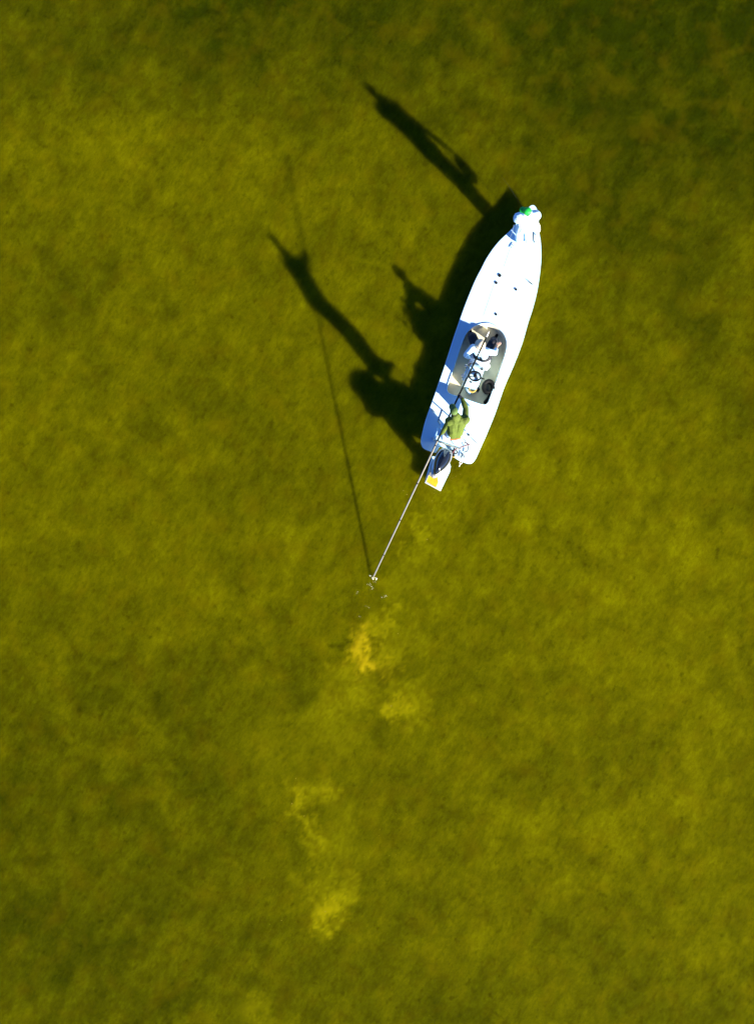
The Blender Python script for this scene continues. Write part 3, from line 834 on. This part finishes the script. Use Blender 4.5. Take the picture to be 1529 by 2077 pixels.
bm = bmesh.new(); tube(bm, [rod0 + rd * .02, rod0 + rd * .14, rod0 + rd * .28], [.012, .014, .011], 10); obj('cork_handle', bm, M['cork'], rodt, smooth=True)
bm = bmesh.new(); c = rod0 - UP * .05
bmesh.ops.create_cone(bm, cap_ends=True, segments=20, radius1=.045, radius2=.045, depth=.03, matrix=Matrix.Translation(c) @ rt.to_track_quat('Z', 'Y').to_matrix().to_4x4())
obj('reel', bm, M['black'], rodt)

bag = thing('hip_bag', 'white bag hanging at the right hip of the angler on the bow', 'bag', P(1087, 452, .80))
bcn = P(1083, 451, .90)
bm = bmesh.new(); obox(bm, bcn, (.30, .15, .30), f=fc); obj('pouch', bm, M['white_cloth'], bag, smooth=False, bevel=.04)
bm = bmesh.new(); tube(bm, [bcn + fc * (-.13) + UP * .14, bcn + fc * -.06 - rt * .02 + UP * .34, bcn + fc * .05 - rt * .02 + UP * .34, bcn + fc * .13 + UP * .14], .014, 6); obj('strap', bm, M['white_cloth'], bag, smooth=True)

# loose fly line beside the angler
bm = bmesh.new()
tube(bm, catmull([P(1042, 456, 1.2), P(1040, 466, .8), P(1037, 476, .5), P(1034, 482, DZ + .01)], 5, False), .007, 6)
l1 = obj('fly_line', bm, M['line']); set_origin(l1, P(1034, 482, DZ)); tag(l1, 'white line hanging from the bow angler down to the port edge of the deck', 'fishing line')
bm = bmesh.new()
tube(bm, catmull([P(1089, 449, .95), P(1093.5, 457, .75), P(1094.5, 466, .6), P(1092, 472, .5), P(1088, 478, DZ + .015)], 5, False), .013, 6)
l2 = obj('rope', bm, M['line']); set_origin(l2, P(1088, 478, DZ)); tag(l2, 'pale rope looping over the starboard edge of the bow beside the angler', 'rope')
bm = bmesh.new()
tube(bm, catmull([P(1081.5, 472, DZ + .012), P(1081.5, 480, DZ + .012), P(1081, 485, DZ + .012), P(1084, 492, DZ + .012)], 5, False), .010, 6)
bmesh.ops.create_uvsphere(bm, u_segments=10, v_segments=8, radius=.028, matrix=Matrix.Translation(P(1082, 463.5, DZ + .03)))
l3 = obj('cord', bm, M['black']); set_origin(l3, P(1081, 485, DZ)); tag(l3, 'short black cord lying on the white bow deck right of the angler', 'cord')

# --- seated passenger in front of the console
sc_ = P(975, 722, .50)
fc = V((.26, .96, 0)).normalized(); rt = V((fc.y, -fc.x, 0))
hp = P(978, 722, .46)
J = {}
J['hipL'] = hp - rt * .09; J['hipR'] = hp + rt * .09
shc = P(974, 709, .89)
J['shL'] = shc - rt * .20; J['shR'] = shc + rt * .20
J['neck'] = P(974, 704, .97); J['head'] = P(973.5, 699.5, 1.09)
J['knL'] = P(959, 685, .46); J['knR'] = P(999, 696, .46)
J['anL'] = P(956, 680, .10); J['anR'] = P(1001, 690, .10)
J['toeL'] = J['anL'] + (fc - rt * .5).normalized() * .17 - UP * .05; J['toeR'] = J['anR'] + (fc + rt * .3).normalized() * .17 - UP * .05
J['wrL'] = P(957, 731, .60); J['wrR'] = P(1008, 702, .58)
J['elL'] = ik(J['shL'], J['wrL'], .28, .25, -rt - fc * .3); J['elR'] = ik(J['shR'], J['wrR'], .28, .25, rt * .5 - fc * .8)
hL = relaxed(J['wrL'], -fc - rt * .2, -rt, -UP); hR = relaxed(J['wrR'], fc + rt * .5 - UP * .1, -rt + fc * .3, -UP)
person('passenger in white shirt and black trousers sitting in the cockpit in front of the console', P(977, 722, FZ), J, {'L': hL, 'R': hR},
       V((.1, 1, -.3)), V((0, .2, 1)), dict(skin=M['skin_pale'], shirt=M['white_cloth'], trousers=M['black_cloth'], shoes=M['black']),
       dict(type='sunhat', mat=M['cream_cloth'], crown=1.0), sleeve=.55, tb=.025)

# ------------------------------------------------------------------ loose things on board
bm = bmesh.new()
def coil(c, rad, r_, turns, rise, ex=1.0, ph=0):
    return [c + V((math.cos(a + ph) * rad * ex, math.sin(a + ph) * rad, rise * a)) for a in [i * 2 * math.pi / 18 for i in range(int(18 * turns) + 1)]]
c = P(989, 786, .07)
tube(bm, coil(c, .15, .03, 2.4, .014, .85), .052, 8)
tube(bm, catmull([c + V((.10, -.08, .08)), c + V((.07, -.20, .06)), c + V((.0, -.31, .04)), c + V((-.07, -.40, .02))], 5, False), .05, 8)
o = obj('hose_coil', bm, M['black'], smooth=True); set_origin(o, c); tag(o, 'thick black hose coiled against the starboard rear side of the cockpit', 'hose')
bm = bmesh.new(); c = P(957, 790, .04)
tube(bm, coil(c, .085, .02, 3.0, .008, 1.1), .017, 7)
o = obj('rope_coil', bm, M['gold'], smooth=True); set_origin(o, c); tag(o, 'small coil of golden brown rope on the cockpit floor behind the console', 'rope')
bm = bmesh.new(); c = P(947, 789, .07)
tube(bm, [c - R * .05 + F * .12, c, c + R * .10 - F * .08], [.04, .055, .045], 12)
o = obj('fender', bm, M['gel'], smooth=True); set_origin(o, c); tag(o, 'white fender lying on the cockpit floor beside the golden rope coil', 'fender')
bm = bmesh.new(); c = P(969, 790, .06)
obox(bm, c, (.12, .09, .09), f=V((.6, .8, 0)))
for v in bm.verts:
    if v.co.z > c.z: v.co.x = c.x + (v.co.x - c.x) * .4; v.co.y = c.y + (v.co.y - c.y) * .6
tube(bm, [c + UP * .03, c + UP * .09], .012, 6)
o = obj('anchor_weight', bm, M['black'], bevel=.01); set_origin(o, c); tag(o, 'small black tapered weight on the cockpit floor between rope coil and hose', 'weight')
cool = thing('cooler', 'white cooler box on the rear deck in front of the stern platform', 'cooler', P(945, 833, DZ))
c0 = P(945, 833, .45)
bm = bmesh.new(); obox(bm, V((c0.x, c0.y, DZ + .145)), (.24, .42, .28)); obj('box', bm, M['gel'], cool, bevel=.02)
bm = bmesh.new(); obox(bm, V((c0.x, c0.y, DZ + .32)), (.26, .44, .06)); obj('lid', bm, M['gel'], cool, bevel=.015)
bm = bmesh.new(); obox(bm, V((c0.x, c0.y, DZ + .28)) - F * .135, (.02, .08, .06)); obj('latch', bm, M['grey'], cool)
# rods standing in the console rack
for k, ds in enumerate((-.12, .16)):
    a = qr + F * ds + UP * .50
    t_ = thing('fishing_rod', ('short fishing rod upright in the console rack nearer the steering wheel', 'short fishing rod upright in the console rack nearer the seated passenger')[k], 'fishing rod', a)
    b_ = a + UP * .62 - F * .10 - R * .04
    bm = bmesh.new(); tube(bm, [a, b_], [.014, .006], 8); obj('blank', bm, M['rod'], t_, smooth=True)
    bm = bmesh.new(); cq = a + UP * .30 - R * .05; bmesh.ops.create_cone(bm, cap_ends=True, segments=16, radius1=.035, radius2=.04, depth=.05, matrix=Matrix.Translation(cq) @ R.to_track_quat('Z', 'Y').to_matrix().to_4x4())
    obj('reel', bm, M['steel'], t_)
# stern cords
bm = bmesh.new()
tube(bm, catmull([P(897, 831, DZ + .01), P(893, 843, DZ + .01), P(889, 854, DZ + .01), P(892, 860, DZ + .01), P(898, 864, DZ + .08)], 5, False), .008, 6)
o = obj('cord', bm, M['black']); set_origin(o, P(890, 850, DZ)); tag(o, 'thin black cord lying on the port rear deck left of the man in green', 'cord')
bm = bmesh.new()
tube(bm, catmull([P(899, 876, 1.02), P(903, 884, 1.015), P(910, 888, 1.015), P(917, 897, 1.015), P(921, 903, .98)], 5, False), .008, 6)
tube(bm, catmull([P(934, 876, 1.02), P(941, 883, 1.015), P(936, 888, 1.015), P(943, 893, .9), P(941, 902, .5)], 5, False), .008, 6)
o = obj('bungee_cord', bm, M['black']); set_origin(o, P(910, 888, 1.0)); tag(o, 'dark thin cords straggling over the white stern platform behind the man in green', 'cord')

# ------------------------------------------------------------------ splash and bubbles on the water
bm = bmesh.new()
def drop(x, y, r_, fl=.5):
    mtx = Matrix.Translation(P(x, y, .004)) @ Matrix.Rotation(random.random() * 3, 4, 'Z') @ Matrix.Diagonal((1 + random.random(), .7, fl, 1))
    bmesh.ops.create_icosphere(bm, subdivisions=2, radius=r_, matrix=mtx)
for x, y, r_ in ((756, 1171, .045), (762, 1173, .035), (752, 1168, .022), (749, 1184, .012), (754, 1188, .014), (757, 1180, .01), (753, 1195, .014), (756, 1192, .012), (723, 1205, .012), (779, 1210, .016), (781, 1208, .01), (746, 1230, .01), (731, 1250, .008)):
    for k in range(4): drop(x + random.gauss(0, 2.2), y + random.gauss(0, 1.8), r_ * random.uniform(.25, .6))
o = obj('splash', bm, M['foam'], smooth=True); set_origin(o, P(757, 1172, 0)); tag(o, 'pale froth of splashes where the pole enters the water', 'splash', kind='stuff')
bm = bmesh.new()
for i in range(46):
    t = random.random(); x = 925 - 60 * t + random.gauss(0, 7); y = 960 + 60 * t + random.gauss(0, 12)
    drop(x, y, random.uniform(.004, .009))
for x, y in ((793, 1432), (571, 1867), (660, 1849), (600, 1579), (617, 1655), (592, 1630), (866, 1094), (807, 1285), (825, 1003), (818, 995)): drop(x, y, .014)
for i in range(40): drop(random.gauss(760, 120), random.gauss(1500, 260), random.uniform(.003, .007))
o = obj('bubbles', bm, M['fleck'], smooth=True); set_origin(o, P(900, 1000, 0)); tag(o, 'scattered tiny pale bubbles and specks in the wake behind the boat', 'bubbles', kind='stuff')
